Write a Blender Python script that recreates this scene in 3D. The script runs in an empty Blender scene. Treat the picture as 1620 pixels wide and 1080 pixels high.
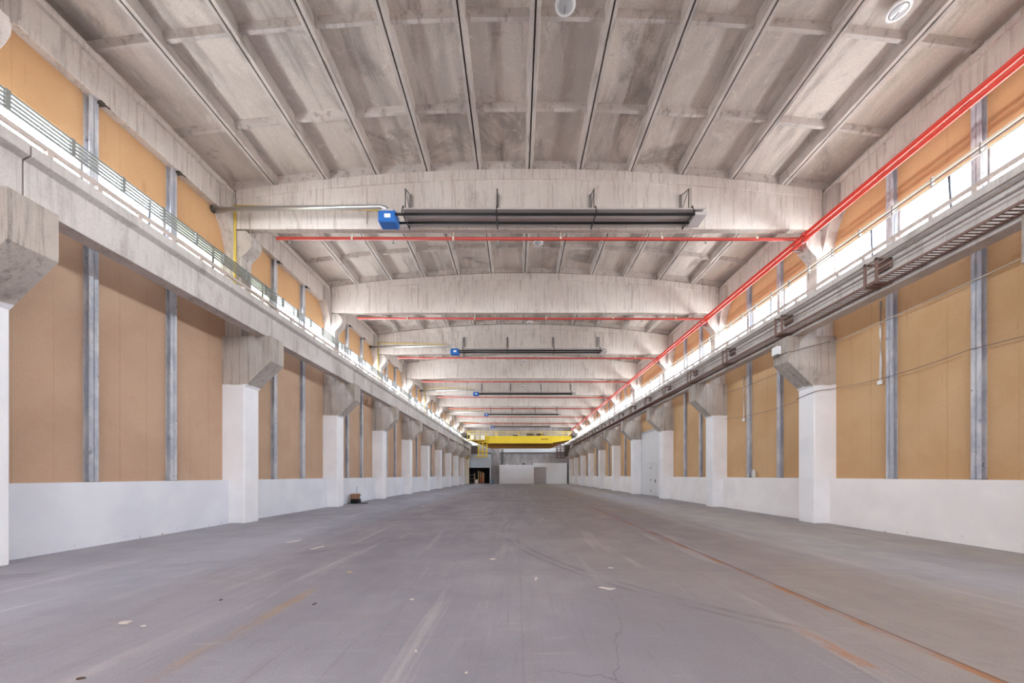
import bpy, bmesh, math, random
from mathutils import Vector, Matrix
random.seed(7)
PI = math.pi
scn = bpy.context.scene
C = scn.collection

# ------------------------------------------------------------------ camera
EYE = 1.505
cam_d = bpy.data.cameras.new('camera')
cam = bpy.data.objects.new('camera', cam_d); C.objects.link(cam)
cam.location = (0, 0, EYE)
cam.rotation_euler = (PI/2, 0, 0)
cam_d.sensor_width = 36.0
cam_d.lens = 588.0/1620.0*36.0
cam_d.shift_x = -7.5/1620.0
cam_d.shift_y = 211.5/1620.0
cam_d.clip_start = 0.05
cam_d.clip_end = 500
scn.camera = cam

# ------------------------------------------------------------------ sky and exposure
scn.view_settings.view_transform = 'Standard'
scn.view_settings.look = 'None'
scn.view_settings.exposure = 1.19
scn.view_settings.gamma = 1.0
scn.view_settings.use_curve_mapping = False
scn.cycles.use_denoising = True
scn.cycles.max_bounces = 14
scn.cycles.diffuse_bounces = 10
scn.cycles.glossy_bounces = 4
scn.cycles.transparent_max_bounces = 12
scn.cycles.sample_clamp_indirect = 12.0
scn.cycles.caustics_reflective = False
scn.cycles.caustics_refractive = False
SKY = 15.0            # overcast daylight seen through the window strips
world = bpy.data.worlds.new('overcast_sky'); scn.world = world
world.use_nodes = True
wt = world.node_tree; wt.nodes.clear()
_o = wt.nodes.new('ShaderNodeOutputWorld'); _b = wt.nodes.new('ShaderNodeBackground')
_g = wt.nodes.new('ShaderNodeTexCoord'); _s = wt.nodes.new('ShaderNodeSeparateXYZ')
_r = wt.nodes.new('ShaderNodeValToRGB'); _m = wt.nodes.new('ShaderNodeMath'); _m.operation = 'MULTIPLY_ADD'
_m.inputs[1].default_value = 0.5; _m.inputs[2].default_value = 0.5
wt.links.new(_g.outputs['Generated'], _s.inputs[0]); wt.links.new(_s.outputs['Z'], _m.inputs[0]); wt.links.new(_m.outputs[0], _r.inputs[0])
e = _r.color_ramp.elements
e[0].position = 0.0; e[0].color = (0.76, 0.76, 0.77, 1)
e[1].position = 1.0; e[1].color = (0.64, 0.80, 1.0, 1)
n = e.new(0.49); n.color = (0.90, 0.91, 0.93, 1)
n = e.new(0.505); n.color = (0.88, 0.95, 1.0, 1)
_b.inputs['Strength'].default_value = SKY
wt.links.new(_r.outputs[0], _b.inputs['Color']); wt.links.new(_b.outputs[0], _o.inputs['Surface'])

# ------------------------------------------------------------------ measures
XC = 0.39                     # middle of the hall
BAY = 6.0
Y1 = 5.9                      # first column line in view
YB = -12.6                    # wall behind the camera
YE = 66.5                     # end wall
CW = 9.56                     # inner board plane, from the middle
DADO_C = 9.36
WIN_B, WIN_T = 7.25, 8.45
EAVE_B = EYE + 8.08
def zt(c): return EYE + 9.61 - 0.70*(c/9.4)**2     # underside of the roof panel ribs

# portals: daylight of the sky entering through the window strips
def portal(x, y0, y1, z0, z1, s):
    d = bpy.data.lights.new('daylight', 'AREA'); d.shape = 'RECTANGLE'
    d.size = y1-y0; d.size_y = z1-z0; d.cycles.is_portal = True
    o = bpy.data.objects.new('window_daylight', d); C.objects.link(o)
    o.location = (x, (y0+y1)/2, (z0+z1)/2)
    # local -Z points into the hall
    inward = Vector((-s, 0, 0)); up = Vector((0, 0, 1)); zax = -inward; xax = up.cross(zax)
    m = Matrix((xax, up, zax)).transposed(); o.rotation_euler = m.to_euler()
for s in (-1, 1):
    portal(XC + s*9.85, YB, 26, WIN_B, WIN_T, s)
    portal(XC + s*9.85, 26, YE, WIN_B, WIN_T, s)

# unseen high opening, added behind the camera to brighten faces turned to it
GX, GZ0, GZ1 = 5.5, 7.6, 9.6
_d = bpy.data.lights.new('daylight', 'AREA'); _d.shape = 'RECTANGLE'; _d.size = 2*GX; _d.size_y = GZ1-GZ0; _d.cycles.is_portal = True
_p = bpy.data.objects.new('window_daylight', _d); C.objects.link(_p); _p.location = (XC, YB-0.28, (GZ0+GZ1)/2); _p.rotation_euler = (PI/2, 0, 0)

# ------------------------------------------------------------------ material helpers
class G:
    def __init__(s, name, rough=0.8, metal=0.0, spec=0.3):
        s.m = bpy.data.materials.new(name); s.m.use_nodes = True
        s.t = s.m.node_tree; s.t.nodes.clear()
        s.out = s.t.nodes.new('ShaderNodeOutputMaterial'); s.b = s.t.nodes.new('ShaderNodeBsdfPrincipled')
        s.t.links.new(s.b.outputs[0], s.out.inputs[0])
        s.b.inputs['Roughness'].default_value = rough; s.b.inputs['Metallic'].default_value = metal
        s.b.inputs['Specular IOR Level'].default_value = spec
        s._pos = None
    def n(s, k): return s.t.nodes.new(k)
    def set(s, sock, v):
        if hasattr(v, 'links') or hasattr(v, 'is_output'): s.t.links.new(v, sock)
        elif isinstance(v, (tuple, list)) and len(v) == 3 and sock.type == 'RGBA': sock.default_value = (*v, 1)
        else: sock.default_value = v
    @property
    def pos(s):
        if s._pos is None: s._pos = s.n('ShaderNodeNewGeometry').outputs['Position']
        return s._pos
    def xyz(s):
        q = s.n('ShaderNodeSeparateXYZ'); s.t.links.new(s.pos, q.inputs[0]); return q.outputs
    def M(s, op, a, b=0.0, c=0.0, clamp=False):
        q = s.n('ShaderNodeMath'); q.operation = op; q.use_clamp = clamp
        s.set(q.inputs[0], a); s.set(q.inputs[1], b); s.set(q.inputs[2], c); return q.outputs[0]
    def map(s, v, a, b, c=0.0, d=1.0):
        q = s.n('ShaderNodeMapRange'); q.interpolation_type = 'SMOOTHSTEP'
        s.set(q.inputs[0], v); s.set(q.inputs[1], a); s.set(q.inputs[2], b); s.set(q.inputs[3], c); s.set(q.inputs[4], d); return q.outputs[0]
    def noise(s, scale=1.0, vec=(1, 1, 1), detail=4.0, rough=0.55, dist=0.0, off=0.0):
        mp = s.n('ShaderNodeMapping'); s.t.links.new(s.pos, mp.inputs[0]); mp.inputs['Scale'].default_value = vec
        mp.inputs['Location'].default_value = (off, off*1.7, off*0.6)
        q = s.n('ShaderNodeTexNoise'); s.t.links.new(mp.outputs[0], q.inputs['Vector'])
        q.inputs['Scale'].default_value = scale; q.inputs['Detail'].default_value = detail
        q.inputs['Roughness'].default_value = rough; q.inputs['Distortion'].default_value = dist
        return q.outputs['Fac']
    def voro(s, scale, vec=(1, 1, 1), feature='DISTANCE_TO_EDGE', off=0.0, warp=0.0):
        mp = s.n('ShaderNodeMapping'); s.t.links.new(s.pos, mp.inputs[0]); mp.inputs['Scale'].default_value = vec
        mp.inputs['Location'].default_value = (off, off*1.3, off*0.4)
        src = mp.outputs[0]
        if warp:
            nz = s.n('ShaderNodeTexNoise'); nz.inputs['Scale'].default_value = 1.6; nz.inputs['Detail'].default_value = 5
            s.t.links.new(mp.outputs[0], nz.inputs['Vector'])
            vm = s.n('ShaderNodeVectorMath'); vm.operation = 'MULTIPLY_ADD'
            s.t.links.new(nz.outputs['Color'], vm.inputs[0]); vm.inputs[1].default_value = (warp,)*3; s.t.links.new(src, vm.inputs[2]); src = vm.outputs[0]
        q = s.n('ShaderNodeTexVoronoi'); q.feature = feature; s.t.links.new(src, q.inputs['Vector'])
        q.inputs['Scale'].default_value = scale; return q.outputs['Distance']
    def mix(s, f, a, b):
        q = s.n('ShaderNodeMix'); q.data_type = 'RGBA'; s.set(q.inputs[0], f); s.set(q.inputs[6], a); s.set(q.inputs[7], b); return q.outputs[2]
    def mul(s, col, v):      # brighten/darken a colour by a scalar
        q = s.n('ShaderNodeVectorMath'); q.operation = 'SCALE'
        s.set(q.inputs[0], col); s.set(q.inputs['Scale'], v); return q.outputs[0]
    def color(s, c): s.set(s.b.inputs['Base Color'], c)
    def bump(s, h, strength=0.3, dist=0.02):
        q = s.n('ShaderNodeBump'); q.inputs['Strength'].default_value = strength; q.inputs['Distance'].default_value = dist
        s.set(q.inputs['Height'], h); s.t.links.new(q.outputs[0], s.b.inputs['Normal'])

def srgb(r, g, b):
    f = lambda v: ((v/255+0.055)/1.055)**2.4 if v > 10.3 else v/255/12.92
    return (f(r), f(g), f(b))

def plain(name, col, rough=0.6, metal=0.0, var=0.12, scale=4.0, spec=0.3):
    g = G(name, rough, metal, spec)
    nz = g.noise(scale, (1, 1, 1), 5)
    g.color(g.mix(nz, tuple(v*(1-var) for v in col), tuple(min(1, v*(1+var)) for v in col)))
    return g.m

def mat_concrete(name, a, b, dark, streak=(5, 5, 0.35), kind=''):
    g = G(name, 0.88, spec=0.2)
    big = g.noise(0.45, (1, 1, 1), 6, 0.6, 0.6)
    c = g.mix(g.map(big, 0.38, 0.62), a, b)
    st = g.noise(1.6, streak, 6, 0.6, off=3)
    c = g.mix(g.map(st, 0.52, 0.68, 0, 0.55), c, dark)
    c = g.mix(g.map(g.noise(0.9, (1, 1, 0.5), 8, 0.75, 0.8, off=44), 0.55, 0.66, 0, 0.4), c, dark)
    if streak[2] < 1: c = g.mix(g.map(g.noise(1.0, (15, 15, 0.45), 5, 0.6, off=23), 0.53, 0.68, 0, 0.38), c, dark)
    pale_mottle = g.noise(1.1, (1, 1, 1), 7, 0.65, 1.2, off=9)  # random paler mottling
    c = g.mix(g.map(pale_mottle, 0.6, 0.75, 0, 0.35), c, tuple(min(1, v*1.18) for v in b))
    fine = g.noise(38, (1, 1, 1), 4)
    c = g.mul(c, g.map(fine, 0.3, 0.7, 0.93, 1.05))
    g.color(c); g.bump(g.noise(14, (1, 1, 0.3), 6, 0.6), 0.25, 0.02)
    return g

CON_A, CON_B, CON_D = srgb(190, 181, 175), srgb(208, 200, 194), srgb(136, 126, 120)
M = {}
M['concrete'] = mat_concrete('cast_concrete', CON_A, CON_B, CON_D).m
M['beam'] = mat_concrete('beam_concrete', srgb(220, 211, 204), srgb(232, 225, 218), srgb(176, 164, 156), (6, 6, 0.5)).m

# roof panels: lengthwise stains and damp patches
g = G('roof_panel_concrete', 0.9, spec=0.2)
c = g.mix(g.map(g.noise(0.5, (1.6, 0.35, 1), 6, 0.6, 0.5), 0.38, 0.62), srgb(200, 191, 184), srgb(228, 219, 210))
c = g.mix(g.map(g.noise(0.34, (1, 1, 1), 8, 0.70, 1.0, 21), 0.54, 0.64, 0, 0.6), c, srgb(150, 142, 136))
c = g.mix(g.map(g.noise(1.3, (1, 1, 1), 9, 0.75, 2.0, 5), 0.54, 0.68, 0, 0.7), c, srgb(238, 230, 222))
c = g.mix(g.map(g.noise(1.3, (1.3, 0.22, 1), 8, 0.6, 0.3, 31), 0.52, 0.66, 0, 0.5), c, srgb(140, 131, 126))
c = g.mix(g.map(g.noise(4, (1, 1, 1), 8, 0.8, 1.0, 71), 0.60, 0.70, 0, 0.4), c, srgb(120, 112, 108))
g.color(g.mul(c, g.map(g.noise(30), 0.3, 0.7, 0.92, 1.06))); g.bump(g.noise(10, detail=7), 0.25, 0.02)
M['roof'] = g.m
M['rib'] = mat_concrete('rib_concrete', srgb(200, 192, 187), srgb(220, 212, 206), srgb(138, 128, 122), (4, 0.6, 4)).m

# columns: bare concrete above, white paint below an uneven brushed edge
g = mat_concrete('column_concrete', srgb(172, 162, 154), srgb(190, 179, 169), srgb(118, 108, 102))
z = g.xyz()['Z']
edge = g.M('ADD', z, g.M('MULTIPLY', g.noise(2.2, (1, 1, 0.4), 5), 0.16))
f = g.map(edge, 4.40, 4.43, 1, 0)
paint = g.mix(g.map(g.noise(1.0, detail=6), 0.35, 0.65), srgb(232, 230, 232), srgb(240, 238, 239))
scuff = g.M('MULTIPLY', g.map(g.noise(9, (1, 1, 1), 6, 0.7, off=4), 0.66, 0.74), g.map(z, 0.05, 0.35, 1, 0))
paint = g.mix(scuff, paint, srgb(150, 140, 138))
old = g.b.inputs['Base Color'].links[0].from_socket
g.color(g.mix(f, old, paint)); M['column'] = g.m

g = G('white_wall_paint', 0.7, spec=0.25)
z = g.xyz()['Z']
c = g.mix(g.map(g.noise(0.8, detail=7), 0.35, 0.65), srgb(218, 219, 226), srgb(228, 229, 234))
c = g.mix(g.map(g.noise(3.2, detail=8, rough=0.75, off=2), 0.66, 0.75, 0, 0.3), c, srgb(190, 186, 184))
c = g.mix(g.M('MULTIPLY', g.map(g.noise(7, (1, 1, 1), 7, 0.75, off=14), 0.6, 0.68), g.map(z, 0.03, 0.28, 0.9, 0)), c, srgb(140, 130, 125))
g.color(c); g.bump(g.noise(9, detail=6), 0.15, 0.01); M['white'] = g.m

def mat_board(name, a, b):
    g = G(name, 0.85, spec=0.15)
    p = g.xyz()
    c = g.mix(g.map(g.noise(0.5, (1, 1, 1), 7, 0.6, 0.4), 0.35, 0.65), a, b)
    c = g.mix(g.map(g.noise(45, detail=3), 0.35, 0.7, 0, 0.2), c, tuple(v*0.72 for v in a))
    c = g.mix(g.map(g.noise(1.5, (3, 3, 0.5), 7, 0.7, off=8), 0.6, 0.72, 0, 0.28), c, srgb(150, 112, 84))
    c = g.mix(g.map(g.noise(7, (1, 1, 1), 3, 0.7, off=18), 0.77, 0.80, 0, 0.6), c, srgb(96, 66, 48))
    seam = g.M('ABSOLUTE', g.M('SUBTRACT', g.M('FRACT', g.M('DIVIDE', g.M('ADD', p['Y'], 0.02+61.5), 0.615)), 0.5))
    c = g.mix(g.M('MULTIPLY', g.map(seam, 0.492, 0.497), g.map(g.noise(0.7, (1, 1, 0.15), 2, off=40), 0.42, 0.6, 0.1, 0.6)), c, srgb(120, 84, 60))
    g.color(c); g.bump(g.noise(30, detail=5), 0.12, 0.01)
    return g.m
M['board_warm'] = mat_board('fibreboard_pinkish', srgb(188, 156, 132), srgb(197, 166, 141))
M['board_tan'] = mat_board('fibreboard_tan', srgb(200, 161, 119), srgb(208, 172, 132))
M['board_up'] = mat_board('fibreboard_upper', srgb(208, 165, 122), srgb(214, 174, 132))

g = G('galvanised_post', 0.5, 0.0, 0.4)
c = g.mix(g.map(g.noise(2.5, (1, 1, 0.5), 6, 0.7), 0.4, 0.6), srgb(168, 170, 180), srgb(200, 199, 202))
g.color(g.mix(g.map(g.noise(6, detail=6, off=6), 0.64, 0.72, 0, 0.6), c, srgb(92, 92, 104))); M['post'] = g.m

# floor
g = G('floor_concrete', 0.62, spec=0.35)
p = g.xyz(); X, Y = p['X'], p['Y']
c = g.mix(g.map(g.noise(0.22, (1, 0.5, 1), 7, 0.6, 0.8), 0.36, 0.64), srgb(140, 138, 147), srgb(159, 157, 165))
c = g.mix(g.M('MULTIPLY', g.map(X, -1.5, 5.5), g.map(g.noise(0.3, (1, 0.35, 1), 6, 0.6, 0.6, 12), 0.35, 0.55, 0.35, 1)), c, srgb(160, 153, 147))
c = g.mix(g.map(g.noise(1.0, (2.2, 0.25, 1), 8, 0.65, 0.5, 4), 0.52, 0.7, 0, 0.45), c, srgb(144, 138, 142))
c = g.mix(g.map(g.noise(0.8, (2.4, 0.22, 1), 8, 0.65, 0.7, 17), 0.55, 0.72, 0, 0.4), c, srgb(206, 200, 198))
c = g.mix(g.map(g.noise(0.7, (0.8, 3.0, 1), 8, 0.68, 0.5, 27), 0.54, 0.68, 0, 0.35), c, srgb(146, 138, 138))
c = g.mix(g.map(g.noise(6, (1, 1, 1), 8, 0.75, 0.5, 33), 0.58, 0.75, 0, 0.3), c, srgb(134, 126, 128))
def stripe(x0, w, y0, y1, soft=0.5):
    d = g.M('ABSOLUTE', g.M('SUBTRACT', X, x0))
    return g.M('MULTIPLY', g.map(d, w*0.5, w, 1, 0), g.M('MULTIPLY', g.map(Y, y0, y0+soft), g.map(Y, y1-soft*3, y1, 1, 0)))
rag = g.map(g.noise(1.8, (1, 0.5, 1), 8, 0.75, off=50), 0.42, 0.6, 0.08, 0.9)
c = g.mix(g.M('MULTIPLY', stripe(3.52, 0.07, 0.5, 18, 0.3), rag), c, srgb(168, 116, 76))
c = g.mix(g.M('MULTIPLY', stripe(3.56, 0.025, 0.5, 40, 0.3), 0.6), c, srgb(96, 82, 74))
c = g.mix(g.M('MULTIPLY', stripe(2.76, 0.09, 2.7, 3.9, 0.25), rag), c, srgb(176, 120, 76))
c = g.mix(g.M('MULTIPLY', stripe(-2.68, 0.10, 2.3, 5.6, 0.4), g.M('MULTIPLY', rag, 0.55)), c, srgb(176, 140, 92))
jy = g.M('ABSOLUTE', g.M('SUBTRACT', g.M('FRACT', g.M('DIVIDE', g.M('ADD', Y, 60.1), 6.0)), 0.5))
c = g.mix(g.map(jy, 0.4986, 0.4996, 0, 0.45), c, srgb(90, 84, 84))
for x0 in (-3.5, 0.05):
    c = g.mix(g.map(g.M('ABSOLUTE', g.M('SUBTRACT', X, x0)), 0.004, 0.012, 0.16, 0), c, srgb(100, 94, 96))
# cracks near the camera
cr = g.voro(0.55, (1, 0.7, 1), off=2.0, warp=0.7)
near = g.M('MULTIPLY', g.map(Y, 2.0, 6.0, 1, 0), g.M('MULTIPLY', g.map(X, -0.1, 0.4), g.map(X, 1.2, 2.0, 1, 0)))
c = g.mix(g.M('MULTIPLY', g.map(cr, 0.0, 0.006, 0.4, 0), near), c, srgb(70, 64, 66))
# curved tyre marks
for cx, cy, r in ((-9.5, 14.0, 8.6), (-9.5, 14.0, 8.75), (9.0, 10.5, 9.2), (9.0, 10.5, 9.38), (-6, 22, 7.2)):
    dd = g.M('SQRT', g.M('ADD', g.M('POWER', g.M('SUBTRACT', X, cx), 2.0), g.M('POWER', g.M('SUBTRACT', Y, cy), 2.0)))
    c = g.mix(g.M('MULTIPLY', g.map(g.M('ABSOLUTE', g.M('SUBTRACT', dd, r)), 0.02, 0.06, 0.3, 0), g.map(g.noise(1.0, off=cx), 0.45, 0.6)), c, srgb(92, 86, 90))
c = g.mix(g.map(g.noise(2.2, (9, 0.35, 1), 9, 0.7, 0.4, 81), 0.56, 0.68, 0, 0.28), c, srgb(108, 102, 106))
c = g.mix(g.map(g.noise(2.2, (0.5, 7, 1), 9, 0.7, 0.6, 91), 0.57, 0.70, 0, 0.25), c, srgb(196, 190, 188))
# pale chips and plaster scuffs
c = g.mix(g.map(g.noise(2.4, (1, 1, 1), 9, 0.8, off=61), 0.70, 0.74, 0, 0.75), c, srgb(206, 200, 196))
c = g.mul(c, g.map(g.noise(55, detail=3), 0.3, 0.7, 0.93, 1.06))
g.color(c)
g.set(g.b.inputs['Roughness'], g.map(g.noise(1.2, detail=6, off=7), 0.3, 0.7, 0.5, 0.75))
g.bump(g.noise(8, detail=8, rough=0.65), 0.12, 0.01)
M['floor'] = g.m

g = G('white_wall_paint_warm', 0.7, spec=0.25)
z = g.xyz()['Z']
c = g.mix(g.map(g.noise(0.8, detail=7), 0.35, 0.65), srgb(236, 230, 228), srgb(244, 239, 236))
c = g.mix(g.map(g.noise(3.2, detail=8, rough=0.75, off=2), 0.66, 0.75, 0, 0.3), c, srgb(190, 186, 184))
c = g.mix(g.M('MULTIPLY', g.map(g.noise(7, (1, 1, 1), 7, 0.75, off=14), 0.6, 0.68), g.map(z, 0.03, 0.28, 0.9, 0)), c, srgb(140, 130, 125))
g.color(c); g.bump(g.noise(9, detail=6), 0.15, 0.01); M['white_warm'] = g.m
M['steel'] = plain('dusty_steel', srgb(150, 146, 144), 0.55, 0.4)
M['darksteel'] = plain('dark_rail_steel', srgb(96, 88, 84), 0.6, 0.4, 0.2)
M['rust'] = plain('rusty_brown_steel', srgb(132, 106, 98), 0.75, 0.15, 0.2)
M['galv'] = plain('bright_flue_metal', srgb(205, 206, 208), 0.28, 0.85, 0.05)
M['bar'] = plain('conductor_grey', srgb(140, 142, 138), 0.5, 0.3)
M['palebar'] = plain('cream_conduit', srgb(206, 196, 178), 0.5, 0.0)
M['red'] = plain('red_pipe_paint', srgb(196, 58, 44), 0.35, 0.0, 0.08, spec=0.5)
M['redmid'] = plain('red_branch_pipe', srgb(182, 64, 54), 0.4, 0.0, 0.1, spec=0.5)
M['yellow'] = plain('crane_yellow', srgb(240, 208, 52), 0.45, 0.0, 0.1, 1.5, spec=0.4)
M['ochre'] = plain('shaded_ochre_paint', srgb(150, 104, 44), 0.6, 0.0, 0.15, 1.5)  # brownish ochre, darkened to stand in for shade on the far girder
M['yellowpipe'] = plain('gas_pipe_yellow', srgb(226, 200, 96), 0.45)
M['black'] = plain('black_tube', (0.015, 0.014, 0.014), 0.4, 0.3)
M['blue'] = plain('burner_blue', srgb(52, 112, 190), 0.4, 0.1, 0.1)
M['reflector'] = plain('aluminium_reflector', srgb(196, 190, 188), 0.4, 0.15, 0.08)
M['rail'] = plain('dusty_rail_steel', srgb(192, 178, 170), 0.7, 0.0, 0.15)
M['lampwhite'] = plain('lamp_white', srgb(248, 248, 248), 0.4)
M['lampgrey'] = plain('lamp_lens', srgb(205, 208, 212), 0.25, 0.2)
M['cable'] = plain('pale_cable', srgb(196, 186, 172), 0.6)
M['darkcable'] = plain('dark_cable', srgb(128, 114, 106), 0.6)
M['frame'] = plain('window_frame_paint', srgb(214, 208, 206), 0.5)
M['framegrey'] = plain('window_stay_grey', srgb(84, 86, 96), 0.5, 0.3)
M['doorwhite'] = plain('door_white', srgb(220, 218, 218), 0.5, 0, 0.04)
M['doorgrey'] = plain('door_grey', srgb(188, 182, 182), 0.5, 0, 0.05)
M['plaster'] = plain('partition_white', srgb(244, 243, 245), 0.7, 0, 0.04, 1.0)
M['endgrey'] = mat_concrete('end_wall_concrete', srgb(168, 162, 162), srgb(184, 178, 178), srgb(100, 94, 94)).m
M['endlight'] = plain('end_wall_pale', srgb(236, 238, 240), 0.7, 0, 0.04, 1.0)
M['cladblue'] = plain('pale_blue_cladding', srgb(206, 214, 222), 0.6, 0, 0.06)
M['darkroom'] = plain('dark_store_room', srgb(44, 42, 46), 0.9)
M['wood'] = plain('bare_wood', srgb(196, 158, 112), 0.7)
M['brown'] = plain('brown_cardboard', srgb(150, 112, 90), 0.8)
M['bin'] = plain('bin_blue_grey', srgb(128, 148, 168), 0.5)
M['bottle'] = plain('bottle_pale', srgb(200, 200, 196), 0.3)
M['greypaint'] = plain('bare_grey_patch', srgb(146, 140, 140), 0.85)
M['girder'] = mat_concrete('girder_concrete', srgb(196, 188, 183), srgb(212, 205, 200), srgb(160, 150, 144), (1.2, 1.2, 0.4)).m
M['letter'] = plain('faded_brown_lettering', srgb(170, 116, 40), 0.6)

def mat_glass(name, tint, mixf=0.06, rough=0.0):
    m = bpy.data.materials.new(name); m.use_nodes = True; t = m.node_tree; t.nodes.clear()
    o = t.nodes.new('ShaderNodeOutputMaterial'); mx = t.nodes.new('ShaderNodeMixShader')
    tr = t.nodes.new('ShaderNodeBsdfTransparent'); gl = t.nodes.new('ShaderNodeBsdfGlossy')
    tr.inputs[0].default_value = (*tint, 1); gl.inputs['Roughness'].default_value = 0.05
    mx.inputs[0].default_value = mixf
    t.links.new(tr.outputs[0], mx.inputs[1]); t.links.new(gl.outputs[0], mx.inputs[2]); t.links.new(mx.outputs[0], o.inputs[0])
    return m
M['glass'] = mat_glass('window_glass', (0.93, 0.95, 0.96))
def mat_sheet():
    m = bpy.data.materials.new('yellowed_ribbed_plastic'); m.use_nodes = True; t = m.node_tree; t.nodes.clear()
    o = t.nodes.new('ShaderNodeOutputMaterial'); a = t.nodes.new('ShaderNodeAddShader')
    tr = t.nodes.new('ShaderNodeBsdfTransparent'); tl = t.nodes.new('ShaderNodeBsdfTranslucent')
    geo = t.nodes.new('ShaderNodeNewGeometry'); w = t.nodes.new('ShaderNodeTexWave'); w.wave_type = 'BANDS'; w.bands_direction = 'Y'
    w.inputs['Scale'].default_value = 4.0; t.links.new(geo.outputs['Position'], w.inputs['Vector'])
    r = t.nodes.new('ShaderNodeValToRGB'); r.color_ramp.elements[0].color = (0.24, 0.24, 0.20, 1); r.color_ramp.elements[1].color = (0.30, 0.30, 0.275, 1)
    t.links.new(w.outputs['Fac'], r.inputs[0]); t.links.new(r.outputs[0], tr.inputs[0])
    tl.inputs[0].default_value = (0.03, 0.03, 0.016, 1)
    t.links.new(tr.outputs[0], a.inputs[0]); t.links.new(tl.outputs[0], a.inputs[1]); t.links.new(a.outputs[0], o.inputs[0])
    return m
M['sheet'] = mat_sheet()

# ------------------------------------------------------------------ mesh helpers
class MB:
    def __init__(s): s.bm = bmesh.new(); s.mi = 0
    def _f(s, vs):
        try:
            f = s.bm.faces.new(vs); f.material_index = s.mi; return f
        except ValueError: return None
    def box(s, x0, x1, y0, y1, z0, z1):
        if x0 > x1: x0, x1 = x1, x0
        if y0 > y1: y0, y1 = y1, y0
        v = [s.bm.verts.new(p) for p in ((x0,y0,z0),(x1,y0,z0),(x1,y1,z0),(x0,y1,z0),(x0,y0,z1),(x1,y0,z1),(x1,y1,z1),(x0,y1,z1))]
        for q in ((3,2,1,0),(4,5,6,7),(0,1,5,4),(1,2,6,5),(2,3,7,6),(3,0,4,7)): s._f([v[i] for i in q])
        return s
    def prism(s, pts, a, b, axis='y'):
        def P(p, t):
            if axis == 'y': return (p[0], t, p[1])
            if axis == 'x': return (t, p[0], p[1])
            return (p[0], p[1], t)
        va = [s.bm.verts.new(P(p, a)) for p in pts]; vb = [s.bm.verts.new(P(p, b)) for p in pts]
        n = len(pts)
        s._f(va); s._f(vb[::-1])
        for i in range(n): s._f([va[i], vb[i], vb[(i+1) % n], va[(i+1) % n]])
        return s
    def tube(s, pts, r, seg=8, cap=True):
        pts = [Vector(p) for p in pts]; rings = []
        for i, p in enumerate(pts):
            a = pts[max(0, i-1)]; b = pts[min(len(pts)-1, i+1)]
            d = (b-a).normalized()
            u = d.cross(Vector((0, 0, 1)))
            if u.length < 1e-3: u = Vector((1, 0, 0))
            u.normalize(); w = d.cross(u).normalized()
            rings.append([s.bm.verts.new(p + u*math.cos(2*PI*k/seg)*r + w*math.sin(2*PI*k/seg)*r) for k in range(seg)])
        for i in range(len(rings)-1):
            for k in range(seg):
                f = s._f([rings[i][k], rings[i][(k+1) % seg], rings[i+1][(k+1) % seg], rings[i+1][k]])
                if f: f.smooth = True
        if cap: s._f(rings[0][::-1]); s._f(rings[-1])
        return s
    def lathe(s, prof, cx=0, cy=0, seg=20):
        rings = [[s.bm.verts.new((cx+r*math.cos(2*PI*k/seg), cy+r*math.sin(2*PI*k/seg), z)) for k in range(seg)] for r, z in prof]
        for i in range(len(rings)-1):
            for k in range(seg):
                f = s._f([rings[i][k], rings[i][(k+1) % seg], rings[i+1][(k+1) % seg], rings[i+1][k]])
                if f: f.smooth = True
        s._f(rings[0][::-1]); s._f(rings[-1]); return s
    def build(s, name, mat, parent=None, bevel=0.0, loc=None):
        bmesh.ops.recalc_face_normals(s.bm, faces=s.bm.faces[:])
        if bevel:
            es = [e for e in s.bm.edges if len(e.link_faces) == 2 and e.calc_face_angle(0) > 0.35]
            bmesh.ops.bevel(s.bm, geom=es, offset=bevel, segments=1, affect='EDGES', clamp_overlap=True)
        me = bpy.data.meshes.new(name); s.bm.to_mesh(me); s.bm.free()
        for m in (mat if isinstance(mat, (list, tuple)) else [mat]): me.materials.append(M[m] if isinstance(m, str) else m)
        o = bpy.data.objects.new(name, me); C.objects.link(o)
        if parent is not None: o.parent = parent
        if loc is not None: o.location = loc
        return o

def tag(o, label=None, cat=None, group=None, kind=None):
    if label: o['label'] = label
    if cat: o['category'] = cat
    if group: o['group'] = group
    if kind: o['kind'] = kind
    return o
def empty(name, loc=(0, 0, 0)):
    o = bpy.data.objects.new(name, None); C.objects.link(o); o.location = loc; o.empty_display_size = 0.2; return o
def copy_tree(o, parent=None):
    c = o.copy(); C.objects.link(c)
    if parent is not None: c.parent = parent
    for ch in [q for q in o.children]: copy_tree(ch, c)
    return c
ORD = ['zeroth', 'first', 'second', 'third', 'fourth', 'fifth', 'sixth', 'seventh', 'eighth', 'ninth', 'tenth', 'eleventh', 'twelfth', 'thirteenth', 'fourteenth', 'fifteenth']
SIDE = {-1: 'opposite the long red pipes', 1: 'on the red pipe side'}
WALLN = {-1: 'wall_left', 1: 'wall_right'}
def col_y(k): return Y1 + (k-1)*BAY          # k = 1 is the first column line in view
KS = range(-2, 12)                            # bays k: from col_y(k) to col_y(k+1)
def bay_ends(k):
    return (max(col_y(k), YB), min(col_y(k+1), YE+0.27))
POSTS = (2.05, 3.90)

# ------------------------------------------------------------------ floor, outer shell
tag(MB().box(XC-10.2, XC+10.2, YB-0.3, YE+4.5, -0.25, 0).build('floor', 'floor'), 'bare grey concrete floor of the hall with orange stained joint and tyre marks', 'floor', kind='structure')

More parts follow.
